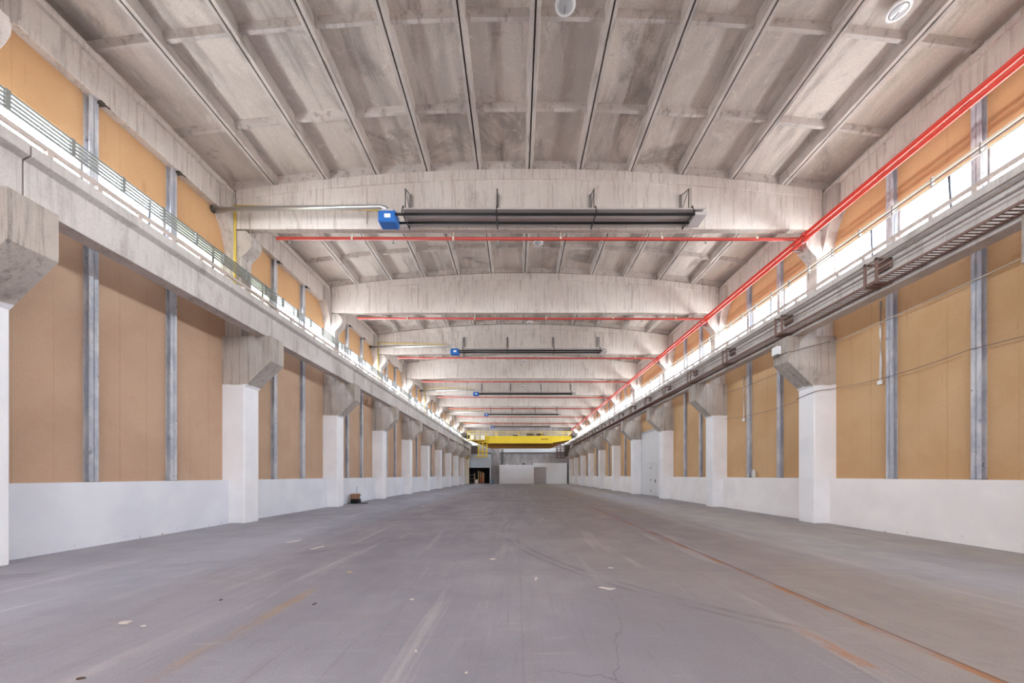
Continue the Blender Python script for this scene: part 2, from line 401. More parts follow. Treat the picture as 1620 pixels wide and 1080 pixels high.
# side walls: white dado wall with the board panels as parts
def door_bay(s, k): return s == 1 and k == 4
for s in (-1, 1):
    x = lambda c: XC + s*c
    m = MB()
    top = 1.36 if s == -1 else 1.41
    for k in KS:
        a, b = bay_ends(k)
        if b <= a or door_bay(s, k): continue
        m.box(x(DADO_C), x(9.95), a, b, 0, top)
    w = m.build(WALLN[s], 'white' if s == -1 else 'white_warm')
    tag(w, 'white painted low wall with tan boards above, ' + ('opposite the long red pipes' if s == -1 else 'below the long red pipes'), 'wall', kind='structure')
    for k in KS:
        a, b = bay_ends(k)
        if b <= a: continue
        cuts = [a] + [a0 for a0 in (col_y(k)+POSTS[0], col_y(k)+POSTS[1]) if a0 < b] + [b]
        for q in range(len(cuts)-1):
            z0 = top
            if door_bay(s, k): z0 = 4.85
            mat = 'board_warm' if s == -1 else 'board_tan'
            MB().box(x(CW), x(9.9), cuts[q], cuts[q+1], z0, WIN_B).build('board_panel', mat, w)
            MB().box(x(CW), x(CW+0.07), cuts[q], cuts[q+1], WIN_T, EAVE_B+0.9).build('board_panel', 'board_up', w)
    # thin dark capping line of the dado
    # posts are things of their own
    post = empty('steel_post')
    for (zz0, zz1) in ((top, EAVE_B+0.02),):
        m = MB()
        xa, xb = s*(CW-0.13), s*CW
        m.box(xa, xa+s*0.012, -0.09, 0.09, zz0, zz1)       # front flange
        m.box(xb-s*0.012, xb, -0.09, 0.09, zz0, zz1)
        m.box(xa, xb, -0.012, 0.012, zz0, zz1)             # web
        m.build('shaft', 'post', post)
    m = MB().box(s*(CW-0.16), s*CW, -0.11, 0.11, top, top+0.015); m.build('foot_plate', 'steel', post)
    m = MB().box(s*(CW-0.22), s*CW, 0.06, 0.14, EAVE_B-0.07, EAVE_B).tube([(s*(CW-0.2), 0.13, EAVE_B-0.03), (s*(CW-0.26), 0.2, EAVE_B-0.06)], 0.018, 6)
    m.build('fixing_bracket', 'darksteel', post)
    first = True
    for k in range(0, 11):
        for j, dy in enumerate(POSTS):
            yy = col_y(k)+dy
            if yy > YE-0.3 or k == 0 and j == 0: continue
            if door_bay(s, k): continue
            o = post if first else copy_tree(post)
            first = False
            o.location = (XC, yy, 0)
            pl = ['nearer', 'farther'][j]
            if k == 0: where = 'just before the first column'
            else: where = f'{pl} one beyond the {ORD[k]} column'
            tag(o, f'steel wall post {SIDE[s]}, {where}', 'post', 'steel wall posts ' + SIDE[s], 'thing')

# ------------------------------------------------------------------ windows
wn = 0
for s in (-1, 1):
    for k in KS:
        a, b = bay_ends(k)
        if b <= a: continue
        wn += 1
        x = lambda c: XC + s*c
        cuts = [a+0.21] + [q for q in (col_y(k)+POSTS[0], col_y(k)+POSTS[1]) if q < b-0.3] + [b-0.21]
        root = empty(f'window_{wn}', (XC+s*9.62, (a+b)/2, WIN_B))
        tag(root, f'long high window strip {SIDE[s]}, ' + (f'between the {ORD[k]} and {ORD[k+1]} columns' if k > 0 else 'before the first column'), 'window', 'high window strips', 'structure')
        ox, oy, oz = root.location
        fr = MB(); sills = MB()
        fx0, fx1 = -s*0.03, s*0.04
        panes = []
        for q in range(len(cuts)-1):
            y0, y1 = cuts[q]-oy, cuts[q+1]-oy
            if q > 0: y0 += 0.09
            if q < len(cuts)-2: y1 -= 0.09
            H = WIN_T-WIN_B
            fr.box(fx0, fx1, y0, y0+0.06, 0, H); fr.box(fx0, fx1, y1-0.06, y1, 0, H)
            fr.box(fx0, fx1, y0+0.06, y1-0.06, 0, 0.06); fr.box(fx0, fx1, y0+0.06, y1-0.06, H-0.05, H)
            panes.append((y0+0.06, y1-0.06, H))
            if q > 0:   # solid strip behind the post
                fr.box(fx0, fx1, cuts[q]-oy-0.1, cuts[q]-oy+0.1, 0, H)
        fr.build('window_frame', 'frame', root)
        for q, (y0, y1, H) in enumerate(panes):
            sheet = s == -1 and ((q == 2 and k == 1) or (q == 0 and k == 2))
            if sheet:
                p = MB().box(0.0, 0.006, y0, y1, 0.06, H-0.05).build('plastic_sheet', 'sheet', root); p['label'] = 'yellowed ribbed plastic sheet'
            else:
                MB().box(0.0, 0.006, y0, y1, 0.06, H-0.05).build('pane', 'glass', root)
            if (k+q) % 3 != 1:
                ym = y0+(y1-y0)*(0.22 if s == 1 else 0.7)
                MB().tube([(-s*0.12, ym, 0.04), (-s*0.05, ym+0.12, H-0.06)], 0.026, 6).build('stay_bar', 'framegrey', root)

# ------------------------------------------------------------------ door on the red pipe side
s = 1
ya, yb = col_y(4)+0.33, col_y(5)-0.33
d = empty('door_1', (XC+CW, (ya+yb)/2, 0)); tag(d, 'tall white industrial door with a small wicket door, between two columns', 'door', kind='structure')
hw = (yb-ya)/2
m = MB()
for i in range(10):
    z0, z1 = 0.03+i*0.472, 0.03+(i+1)*0.472-0.012
    if z0 < 2.2:
        m.box(0, 0.06, -hw, -0.4, z0, z1); m.box(0, 0.06, 0.62, hw, z0, z1)
    else: m.box(0, 0.06, -hw, hw, z0, z1)
m.box(0.02, 0.06, -hw, hw, 2.3, 4.75); m.box(0.02, 0.06, -hw, -0.42, 0, 2.4); m.box(0.02, 0.06, 0.64, hw, 0, 2.4)
leaf = m.build('door_leaf', 'doorwhite', d)
m = MB(); m.box(-0.02, 0.05, -0.39, 0.61, 0.05, 2.28); wk = m.build('wicket_door', 'doorwhite', d)
MB().tube([(-0.05, -0.3, 1.0), (-0.05, -0.3, 1.18)], 0.015, 6).box(-0.06, 0, -0.33, -0.27, 0.98, 1.2).build('handle', 'darksteel', wk)
for zz in (0.3, 1.1, 2.0): MB().tube([(-0.04, 0.62, zz), (-0.04, 0.62, zz+0.12)], 0.02, 6).build('hinge', 'darksteel', wk)
m = MB(); m.box(-0.05, 0.06, -hw-0.05, hw+0.05, 4.75, 4.87); m.box(-0.03, 0.06, -hw-0.05, -hw, 0, 4.75); m.box(-0.03, 0.06, hw, hw+0.05, 0, 4.75)
m.build('door_frame', 'post', d)
MB().box(0.06, 0.12, -hw-0.3, hw+0.3, 0, 4.9).build('backing', 'doorwhite', d)

# ------------------------------------------------------------------ columns
def make_column(s):
    root = empty('concrete_column')
    m = MB()
    pts = [(9.6, 0), (8.875, 0), (8.875, 4.30), (8.875, 5.85), (9.6, 5.85)]
    m.prism([(s*a, b) for a, b in ((9.6, 0), (8.875, 0), (8.875, 5.85), (9.6, 5.85))], -0.325, 0.325)
    m.build('lower_shaft', 'column', root, 0.02)
    m = MB().prism([(s*a, b) for a, b in ((8.88, 4.26), (8.87, 4.27), (8.05, 5.06), (8.05, 5.85), (8.88, 5.85))], -0.322, 0.322)
    m.build('corbel', 'column', root, 0.015)
    b0 = EYE+7.69
    m = MB().prism([(s*a, b) for a, b in ((9.6, 5.85), (9.04, 5.85), (9.04, 8.32), (8.98, 8.42), (8.80, 8.60), (8.71, 8.74), (8.69, 8.88), (8.73, 9.02), (8.84, 9.12), (8.90, b0), (9.6, b0))], -0.22, 0.22)
    m.build('upper_shaft', 'concrete', root, 0.012)
    # flared head that carries the eaves beams, wider along the wall
    m = MB().prism([(-0.221, 8.5), (-0.30, 8.75), (-0.38, 9.05), (-0.56, 9.35), (-0.72, 9.62), (-0.72, 10.3), (0.72, 10.3), (0.72, 9.62), (0.56, 9.35), (0.38, 9.05), (0.30, 8.75), (0.221, 8.5)], s*9.22, s*9.59, 'x')
    m.build('flared_head', 'concrete', root)
    return root
for s in (-1, 1):
    proto = make_column(s)
    for k in range(1, 12):
        o = proto if k == 1 else copy_tree(proto)
        o.location = (XC, col_y(k) if k < 11 else 65.75, 0)
        tag(o, f'white painted concrete column with corbel {SIDE[s]}, {ORD[k]} from the camera', 'column', 'columns ' + SIDE[s], 'thing')

# ------------------------------------------------------------------ crane girders and their rails
def make_girder(s):
    root = empty('crane_girder')
    L = BAY/2-0.012
    m = MB().prism([(s*a, b) for a, b in ((8.22, 5.85), (8.57, 5.85), (8.57, 6.50), (8.75, 6.565), (8.75, 6.755), (8.09, 6.755), (8.09, 6.565), (8.22, 6.50))], -L, L)
    m.build('beam_body', 'girder', root, 0.01)
    m = MB().box(s*8.16, s*8.56, -L, L, 6.755, 6.785)
    m.build('grout_bed', 'rail', root)
    return root
def make_rail(s):
    root = empty('crane_rail')
    L = BAY/2
    m = MB().box(s*8.27, s*8.33, -L, L, 6.955, 7.025)
    m.build('rail_profile', 'rail', root)
    for i in range(8):
        yy = -L+0.38+i*0.75
        MB().box(s*8.20, s*8.40, yy-0.07, yy+0.07, 6.785, 6.81).box(s*8.26, s*8.34, yy-0.04, yy+0.04, 6.81, 6.956).build('rail_chair', 'rail', root)
    return root
for s in (-1, 1):
    gp, rp = make_girder(s), make_rail(s)
    for k in range(0, 11):
        if col_y(k+1) > YE+0.1 : continue
        o = gp if k == 0 else copy_tree(gp)
        o.location = (XC, (col_y(k)+col_y(k+1))/2, 0)
        wh = f'between the {ORD[k]} and {ORD[k+1]} columns' if k else 'before the first column'
        tag(o, f'concrete crane girder {SIDE[s]}, {wh}', 'girder', 'crane girders ' + SIDE[s], 'thing')
        o = rp if k == 0 else copy_tree(rp)
        o.location = (XC, (col_y(k)+col_y(k+1))/2, 0)
        tag(o, f'steel crane rail {SIDE[s]}, {wh}', 'rail', 'crane rails ' + SIDE[s], 'thing')

# ------------------------------------------------------------------ roof beams and eaves beams
def make_beam():
    root = empty('roof_beam')
    b0 = EYE+7.72
    hw = 9.2
    def top(c): return zt(c)-0.005
    N = 24
    cs = [-hw+2*hw*i/N for i in range(N+1)]
    m = MB().prism([(-hw, b0), (hw, b0)] + [(c, top(c)-0.30) for c in cs[::-1]], -0.20, -0.05)
    m.build('web', 'beam', root)
    m = MB().prism([(c, top(c)-0.30) for c in cs] + [(c, top(c)) for c in cs[::-1]], -0.25, 0.16)
    m.build('top_flange', 'beam', root, 0.008)
    m = MB().prism([(-hw, b0), (hw, b0), (hw, b0+0.16), (-hw, b0+0.16)], -0.24, -0.02)
    m.build('bottom_flange', 'beam', root, 0.008)
    for s in (-1, 1):
        m = MB().prism([(s*hw, b0), (s*hw, top(hw)), (s*5.1, top(5.1)-0.36), (s*5.1, b0)], -0.235, -0.025)
        m.build('end_block', 'beam', root, 0.008)
    return root
bp = make_beam()
for k in range(1, 11):
    o = bp if k == 1 else copy_tree(bp)
    o.location = (XC, col_y(k), 0)
    lab = {1: 'arched concrete roof beam above the first columns', 2: 'arched concrete roof beam with the largest tube heater in front of it'}.get(k, f'arched concrete roof beam spanning the hall above the {ORD[k]} columns')
    tag(o, lab, 'beam', 'arched roof beams', 'thing')
for s in (-1, 1):
    ep = empty('eaves_beam')
    L = BAY/2-0.01
    m = MB().box(s*9.35, s*9.62, -L, L, EAVE_B, EYE+8.90)
    m.build('beam_body', 'beam', ep, 0.01)
    MB().box(s*9.26, s*9.62, -L, L, EYE+8.78, EYE+8.91).build('ledge', 'beam', ep)
    for k in range(0, 11):
        o = ep if k == 0 else copy_tree(ep)
        o.location = (XC, (col_y(k)+col_y(k+1))/2, 0)
        wh = f'between the {ORD[k]} and {ORD[k+1]} columns' if k and k < 11 else 'before the first column'
        tag(o, f'concrete eaves beam {SIDE[s]}, {wh}', 'beam', 'eaves beams ' + SIDE[s], 'thing')

# ------------------------------------------------------------------ ribbed concrete roof panels
PW = 1.6
def panel_mesh(m, i, y0, L=BAY-0.03):
    """roof panel i (0..11) whose near end is at y0, in hall coordinates"""
    c0, c1 = -9.6+PW*i, -9.6+PW*(i+1)
    z0, z1 = zt(c0), zt(c1)
    d = Vector((c1-c0, 0, z1-z0)).normalized(); nrm = Vector((-d.z, 0, d.x))
    def P(u, y, w):   # u along the width, w upward
        b = Vector((c0, 0, z0)) + d*u + nrm*w; return (b.x, y, b.z)
    W = math.hypot(c1-c0, z1-z0)
    def bx(u0, u1, ya, yb, w0, w1, tu=0.0, ty=0.0):
        # tu, ty: draft at the top of the rib
        v = [m.bm.verts.new(P(*q)) for q in ((u0, ya, w0), (u1, ya, w0), (u1, yb, w0), (u0, yb, w0),
             (u0-tu, ya-ty, w1), (u1+tu, ya-ty, w1), (u1+tu, yb+ty, w1), (u0-tu, yb+ty, w1))]
        for q in ((3,2,1,0),(4,5,6,7),(0,1,5,4),(1,2,6,5),(2,3,7,6),(3,0,4,7)): m._f([v[j] for j in q])
    R = 0.30
    m.mi = 0
    bx(0.0, W, y0, y0+L, R, R+0.06)
    m.mi = 1
    g = 0.02
    for (a, b, t0, t1) in ((g, g+0.075, 0, 0.035), (W-g-0.075, W-g, 0.035, 0)):
        v = [m.bm.verts.new(P(*q)) for q in ((a, y0, 0), (b, y0, 0), (b, y0+L, 0), (a, y0+L, 0),
             (a-t0, y0, R), (b+t1, y0, R), (b+t1, y0+L, R), (a-t0, y0+L, R))]
        for q in ((3,2,1,0),(4,5,6,7),(0,1,5,4),(1,2,6,5),(2,3,7,6),(3,0,4,7)): m._f([v[j] for j in q])
    for yy, hgt, wd in ((y0+0.05, 0.24, 0.10), (y0+L/3, 0.16, 0.08), (y0+2*L/3, 0.16, 0.08), (y0+L-0.15, 0.24, 0.10)):
        bx(g+0.06, W-g-0.06, yy, yy+wd, R-hgt, R, 0, 0.03)
m = MB()
for k in range(-3, 1):
    for i in range(12): panel_mesh(m, i, col_y(k)+0.015)
# weathering deck that closes the roof
m.mi = 0
cs = [-9.9+19.8*i/24 for i in range(25)]
m.prism([(c, zt(c)+0.37) for c in cs] + [(c, zt(c)+0.6) for c in cs[::-1]], YB-0.3-0, YE+0.3)
ceil = m.build('ceiling', ['roof', 'rib'], None, loc=(XC, 0, 0))
tag(ceil, 'stained ribbed concrete roof of the hall', 'ceiling', kind='structure')
for i in range(12):
    m = MB(); panel_mesh(m, i, 0)
    p0 = m.build('roof_panel', ['roof', 'rib'], ceil)
    for k in range(1, 9):
        o = p0 if k == 1 else p0.copy()
        if k > 1: C.objects.link(o); o.parent = ceil
        o.location = (0, col_y(k)+0.015, 0)
m = MB()
for k in range(9, 12):
    for i in range(12):
        if k < 11: panel_mesh(m, i, col_y(k)+0.015)
        else: panel_mesh(m, i, col_y(k)+0.015, 0.55)
o = m.build('roof_panel', ['roof', 'rib'], ceil); o['kind'] = 'stuff'

# ------------------------------------------------------------------ red pipes
def longtag(o, l, c, g=None): return tag(o, l, c, g, 'thing')
for zz, r, wd in ((EYE+7.40, 0.055, 'upper'), (EYE+7.24, 0.055, 'lower')):
    t = empty('sprinkler_pipe', (XC+8.47, 0, 0))
    MB().tube([(0, -6, zz), (0, YE-6, zz)], r, 12).build('pipe_run', 'red', t)
    for k in range(1, 11):
        yy = col_y(k)
        MB().tube([(0, yy-0.55, zz), (0, yy-0.40, zz)], r+0.022, 12).build('coupling', 'red', t)
        MB().box(-0.02, 0.5, yy-0.02, yy+0.02, zz-r-0.03, zz-r).build('pipe_bracket', 'darksteel', t)
    longtag(t, f'long red sprinkler main along the window strip, the {wd} of two', 'pipe', 'long red mains')
bproto = empty('sprinkler_branch_pipe')
zz = EYE+7.50
m = MB().tube([(-8.0, -0.02, zz), (8.0, -0.02, zz-0.03), (8.22, -0.06, zz-0.05), (8.42, -0.12, zz-0.08)], 0.05, 10)
m.build('pipe_run', 'redmid', bproto)
for c in (-7.6, -4.3, -1.0, 2.3, 5.6):
    MB().tube([(c, -0.02, zz), (c, -0.02, zz-0.13)], 0.018, 6).lathe([(0.0, zz-0.16), (0.035, zz-0.155), (0.035, zz-0.145), (0.012, zz-0.13)], c, -0.02, 10).build('sprinkler_head', 'steel', bproto)
for c in (-5.6, -2.4, 1.0, 4.2, 7.2):
    MB().tube([(c, -0.02, zz+0.05), (c, -0.02, EYE+7.69)], 0.012, 6).tube([(c-0.03, -0.02, zz), (c+0.03, -0.02, zz)], 0.062, 10).build('pipe_hanger', 'palebar', bproto)
for k in range(1, 10):
    if k == 1: continue
    o = bproto if k == 2 else copy_tree(bproto)
    o.location = (XC, col_y(k)-0.1, 0)
    tag(o, f'thin red sprinkler pipe crossing under the roof beam above the {ORD[k]} columns', 'pipe', 'red cross pipes under the roof beams', 'thing')

# ------------------------------------------------------------------ tube heaters with flue and gas pipe
def make_heater():
    r = empty('tube_heater')
    zc = EYE+7.70
    xb0, xb1 = -4.50, -3.97
    m = MB().box(xb0, xb1, -0.92, -0.52, zc-0.20, zc+0.14); burner = m.build('burner_box', 'blue', r, 0.03)
    MB().box(xb0+0.08, xb1-0.08, -0.88, -0.56, zc+0.14, zc+0.21).build('fan_housing', 'reflector', burner, 0.01)
    MB().box(xb0+0.2, xb0+0.38, -0.935, -0.915, zc-0.09, zc+0.02).build('label_plate', 'lampwhite', burner)
    for yy, nm in ((-0.93, 0), (-0.55, 1)):
        m = MB()
        pr = [(yy-0.19, zc+0.01), (yy-0.11, zc+0.11), (yy+0.11, zc+0.11), (yy+0.19, zc+0.01), (yy+0.18, zc+0.01), (yy+0.105, zc+0.095), (yy-0.105, zc+0.095), (yy-0.18, zc+0.01)]
        m.prism(pr, -3.75, 5.10+0.08*nm, 'x')
        ref = m.build('reflector', 'reflector', r)
    m = MB().tube([(-3.97, -0.93, zc), (4.95, -0.93, zc), (5.06, -0.90, zc), (5.12, -0.82, zc), (5.12, -0.66, zc), (5.06, -0.58, zc), (4.95, -0.55, zc), (-3.97, -0.55, zc)], 0.036, 10)
    m.build('heating_tube', 'black', r)
    MB().box(4.86, 5.2, -0.98, -0.42, zc-0.05, zc+0.05).build('return_cover', 'reflector', r)
    for c in (-3.72, -0.98, 1.92, 4.75):
        m = MB()
        m.tube([(c, -0.25, EYE+8.75), (c, -0.80, EYE+8.55)], 0.02, 6).tube([(c, -0.25, EYE+8.2), (c, -0.80, EYE+8.55)], 0.016, 6).box(c-0.04, c+0.04, -0.255, -0.235, EYE+8.15, EYE+8.8)
        m.build('wall_bracket', 'steel', r)
        m = MB().tube([(c, -0.80, EYE+8.55), (c, -0.78, zc+0.16)], 0.012, 6).tube([(c, -1.13, zc-0.06), (c, -1.03, zc+0.17), (c, -0.45, zc+0.17), (c, -0.35, zc-0.06), (c, -1.13, zc-0.07)], 0.018, 6)
        m.build('hanger', 'black', r)
    # flue from the burner to the wall
    zf = EYE+8.03
    m = MB().tube([(-9.5, -0.72, zf-0.03), (-4.5, -0.72, zf+0.04), (-4.32, -0.72, zf), (-4.24, -0.72, zf-0.09), (-4.22, -0.72, zc+0.18)], 0.062, 14)
    m.build('flue_pipe', 'galv', r)
    MB().lathe([(0.0, 0), (0.10, 0), (0.10, 0.02), (0.0, 0.02)], 0, 0, 14).build('flue_collar', 'darksteel', r, loc=(-9.54, -0.72, zf-0.03)).rotation_euler = (0, PI/2, 0)
    m = MB().tube([(-9.2, -0.28, EYE+8.42), (-4.9, -0.28, EYE+8.30), (-4.55, -0.42, EYE+8.15), (-4.42, -0.56, EYE+7.84)], 0.025, 8)
    m.tube([(-9.2, -0.28, EYE+8.42), (-9.2, -0.28, 8.0), (-9.2, -0.28, 6.75)], 0.035, 8)
    g_ = m.build('gas_pipe', 'yellowpipe', r); g_['label'] = 'yellow gas pipe'
    return r
hp = make_heater()
for i, k in enumerate((2, 4, 6, 8, 10)):
    o = hp if i == 0 else copy_tree(hp)
    o.location = (XC, col_y(k), 0)
    tag(o, f'black tube heater with blue burner box, by the beam above the {ORD[k]} columns', 'heater', 'tube heaters', 'thing')

# ------------------------------------------------------------------ round roof lamps
def make_lamp():
    r = empty('round_ceiling_lamp')
    m = MB().lathe([(0.0, 0.10), (0.08, 0.10), (0.15, 0.06), (0.20, 0.0), (0.205, -0.03), (0.18, -0.035), (0.0, -0.035)], seg=24); m.build('housing', 'lampwhite', r)
    m = MB().lathe([(0.0, -0.05), (0.13, -0.045), (0.155, -0.036), (0.0, -0.036)], seg=24); m.build('lens', 'lampgrey', r)
    m = MB()
    for a in range(6): m.box(-0.004, 0.004, 0, 0.13, -0.056, -0.05)
    m.tube([(0, 0, 0.1), (0, 0, 0.42)], 0.012, 6); m.build('suspension_rod', 'steel', r)
    return r
lp = make_lamp()
for i, (X_, Y_, Z_, lab) in enumerate((
        (0.96, 7.35, 9.33, 'round white roof lamp close to the middle joint between the first and second columns'),
        (7.66, 7.45, 9.33, 'round white roof lamp near the long red pipes, between the first and second columns'),
        (0.86, 14.9, 9.33, 'round white roof lamp between the second and third columns'),
        (0.78, 22.7, 9.33, 'round white roof lamp between the third and fourth columns'),
        (0.60, 29.2, 9.00, 'round white lamp in front of the roof beam above the fifth columns'),
        (0.60, 35.2, 8.43, 'round white lamp in front of the roof beam above the sixth columns'),
        (2.00, 47.2, 8.67, 'round white lamp in front of the roof beam above the eighth columns'))):
    o = lp if i == 0 else copy_tree(lp)
    o.location = (X_, Y_, EYE+Z_)
    tag(o, lab, 'lamp', 'round roof lamps', 'thing')

# ------------------------------------------------------------------ conductor bars (thin stack) opposite the pipes
t = empty('conductor_bar_stack', (XC-8.76, 0, 0))
for i in range(5):
    z_ = EYE+6.03+i*0.069
    MB().box(-0.016, 0.016, -4, 58, z_-0.017, z_+0.017).build('conductor_bar', 'bar', t)
for i in range(60):
    yy = 2.5+i*0.9
    MB().box(-0.018, 0.03, yy-0.03, yy+0.03, EYE+6.01, EYE+6.33).build('bar_holder', 'bar', t)
longtag(t, 'stack of thin grey crane conductor bars in front of the windows opposite the red pipes', 'conductor')
# conduits on the pipe side
t = empty('window_conduit', (XC+8.74, 0, 0))
MB().tube([(0, -4, EYE+6.50), (0, 58, EYE+6.50)], 0.024, 8).build('upper_conduit', 'palebar', t)
MB().tube([(-0.03, -4, EYE+6.41), (-0.03, 58, EYE+6.41)], 0.018, 8).build('lower_conduit', 'darkcable', t)
MB().tube([(0, -4, EYE+6.34), (0, 58, EYE+6.34)], 0.018, 8).build('lower_conduit', 'palebar', t)
for i in range(58):
    yy = 3.0+i*0.86
    MB().box(-0.035, 0.03, yy-0.012, yy+0.012, EYE+6.31, EYE+6.54).build('conduit_clamp', 'steel', t)
longtag(t, 'pair of pale conduits along the top of the windows on the red pipe side', 'conduit')
# cable tray and crane power rails hung on the girder face, pipe side
t = empty('cable_tray', (XC, 0, 0))
za = EYE+4.46
for xx in (7.86, 8.21):
    MB().box(xx-0.012, xx+0.012, -3, 58, za-0.02, za+0.03).build('side_rail', 'rust', t)
m = MB()
for i in range(640):
    yy = 1.5+i*0.085
    m.box(7.86, 8.21, yy-0.012, yy+0.012, za-0.012, za)
r_ = m.build('tray_rungs', 'rust', t); r_['kind'] = 'stuff'
for i in range(19):
    yy = 5.61+i*3.04-0.15
    if yy > 57: break
    b_ = MB()
    b_.box(7.84, 7.88, yy, yy+0.05, za-0.03, za+0.52).box(7.84, 7.88, yy+0.28, yy+0.33, za-0.03, za+0.52)
    b_.box(7.84, 8.2, yy, yy+0.05, za-0.06, za-0.03).box(7.84, 8.2, yy+0.28, yy+0.33, za-0.06, za-0.03).box(7.84, 8.2, yy+0.1, yy+0.2, za-0.05, za-0.03)
    b_.box(7.84, 8.2, yy, yy+0.05, za+0.48, za+0.52).box(7.84, 8.2, yy+0.28, yy+0.33, za+0.48, za+0.52).box(8.14, 8.20, yy, yy+0.33, za+0.3, za+0.52)
    b_.build('tray_bracket', 'rust', t)
longtag(t, 'rusty ladder tray on brackets hung along the girders on the red pipe side', 'cable tray')
for z_, w_ in ((0.24, 'lowest'), (0.38, 'middle'), (0.49, 'topmost')):
    o = MB().tube([(XC+7.87, -3, za+z_), (XC+7.87, 58, za+z_)], 0.017, 6).build('crane_power_line', 'darkcable')
    tag(o, f'dark crane power line above the rusty ladder tray, {w_} of three', 'cable', 'dark lines above the ladder tray', 'thing')

# ------------------------------------------------------------------ wires and small fittings on the pipe-side wall
def sag(p, q, d, n=10):
    p, q = Vector(p), Vector(q)
    return [p.lerp(q, i/n) - Vector((0, 0, d*4*(i/n)*(1-i/n))) for i in range(n+1)]
xw = XC+CW-0.17
xn = XC+8.85
def wire(pts, r, mat, lab, name='wall_wire'):
    o = MB().tube(pts, r, 6).build(name, mat); tag(o, lab, 'cable', 'wires along the boards', 'thing')
wire(sag((xw, 4.0, 5.86), (xw, 11.5, 5.60), 0.05), 0.012, 'cable', 'pale wire stretched over the first tan boards towards the corbel with the lamp box')
wire([(xw-0.06, 11.52, 5.66), (xw-0.5, 11.53, 5.55), (XC+8.2, 11.54, 5.36), (XC+8.03, 11.6, 5.34), (XC+8.03, 12.2, 5.32), (xw, 13.0, 5.35)] + sag((xw, 13.1, 5.35), (xw, 17.5, 5.35), 0.05)[1:], 0.01, 'darkcable', 'dark thin wire crossing the corbel that carries the small grey box')
wire(sag((xw, 4.0, 4.30), (xw, 8.0, 4.22), 0.08) + sag((xw, 8.0, 4.22), (xw, 11.5, 4.18), 0.10)[1:] + [(xw-0.3, 11.54, 4.15), (xn-0.0, 11.54, 4.10), (xn-0.01, 12.26, 4.02), (xw, 12.5, 4.1)] + sag((xw, 12.6, 4.1), (xw, 17.5, 4.15), 0.12)[1:], 0.008, 'darkcable', 'sagging dark wire across the boards and around the white second column')
def droptube(y, z1, z0, lab):
    r = empty('socket_conduit', (xw+0.12, y, 0))
    MB().tube([(0, 0, z1), (0, 0.0, z0+1.3), (0.0, -0.015, z0+0.6), (0, 0.0, z0)], 0.024, 8).build('conduit', 'lampwhite', r)
    MB().box(-0.03, 0.02, -0.06, 0.06, z0-0.09, z0+0.01).build('socket_box', 'lampwhite', r)
    tag(r, lab, 'conduit', 'drop conduits on the boards', 'thing')
droptube(10.12, 6.24, 4.07, 'thin pale conduit with white socket box on the boards before the second column')
droptube(16.2, 5.8, 3.95, 'thin pale conduit with small socket on the boards between second and third columns')
r = empty('lamp_box', (XC+8.03, 11.95, 5.36))
MB().box(-0.14, 0, -0.13, 0.13, 0.0, 0.26).build('housing', 'lampwhite', r, 0.01)
MB().tube([(-0.05, -0.05, 0), (-0.06, 0.0, -0.10), (-0.03, 0.06, -0.08), (0.0, 0.08, 0.0)], 0.008, 6).build('lead', 'darkcable', r)
tag(r, 'small pale grey box mounted on the end of a corbel', 'box', kind='thing')
r = empty('bottle', (XC+9.43, 15.4, 1.41))
MB().lathe([(0.0, 0), (0.075, 0), (0.08, 0.02), (0.08, 0.2), (0.04, 0.27), (0.03, 0.30), (0.0, 0.30)], seg=16).build('body', 'bottle', r)
MB().lathe([(0, 0.30), (0.035, 0.30), (0.035, 0.34), (0, 0.34)], seg=12).build('cap', 'lampwhite', r)
tag(r, 'pale plastic bottle standing on the white low wall beside a steel post', 'bottle', kind='thing')

# column lightning-style cables opposite
def colcable(s, k, lab):
    y_ = col_y(k)-0.235
    f_ = lambda c: XC+s*c
    o = MB().tube([(f_(8.75), y_-0.04, EYE+8.2), (f_(8.75), y_, 9.2), (f_(8.74), y_, 8.9), (f_(8.82), y_, 8.55), (f_(9.12), y_, 8.3), (f_(9.14), y_, 7.4), (f_(9.12), y_, 6.7)], 0.014, 6).build('column_cable', 'cable')
    tag(o, lab, 'cable', kind='thing')
colcable(-1, 2, 'white cable running down the bulging head of the second column with the yellow pipe')

# motor-like item beside the low wall
r = empty('stacked_crate', (-8.62, 19.9, 0))
MB().box(-0.2, 0.2, -0.2, 0.2, 0.0, 0.24).build('black_crate', 'black', r, 0.02)
MB().box(-0.21, 0.16, -0.18, 0.16, 0.24, 0.52).build('brown_box', 'brown', r, 0.01)
MB().box(0.17, 0.25, -0.12, 0.06, 0.40, 0.50).build('side_box', 'brown', r, 0.01)
MB().tube([(0.2, -0.1, 0.03), (0.5, -0.2, 0.02), (0.62, 0.05, 0.015)], 0.02, 6).tube([(-0.2, -0.1, 0.03), (-0.35, -0.22, 0.02), (-0.45, 0.0, 0.015)], 0.02, 6).tube([(0.06, 0.0, 0.5), (0.05, 0.02, 0.9)], 0.008, 6).build('loose_cable', 'black', r)
tag(r, 'small black crate with a brown box on it, by the low wall', 'crate', kind='thing')

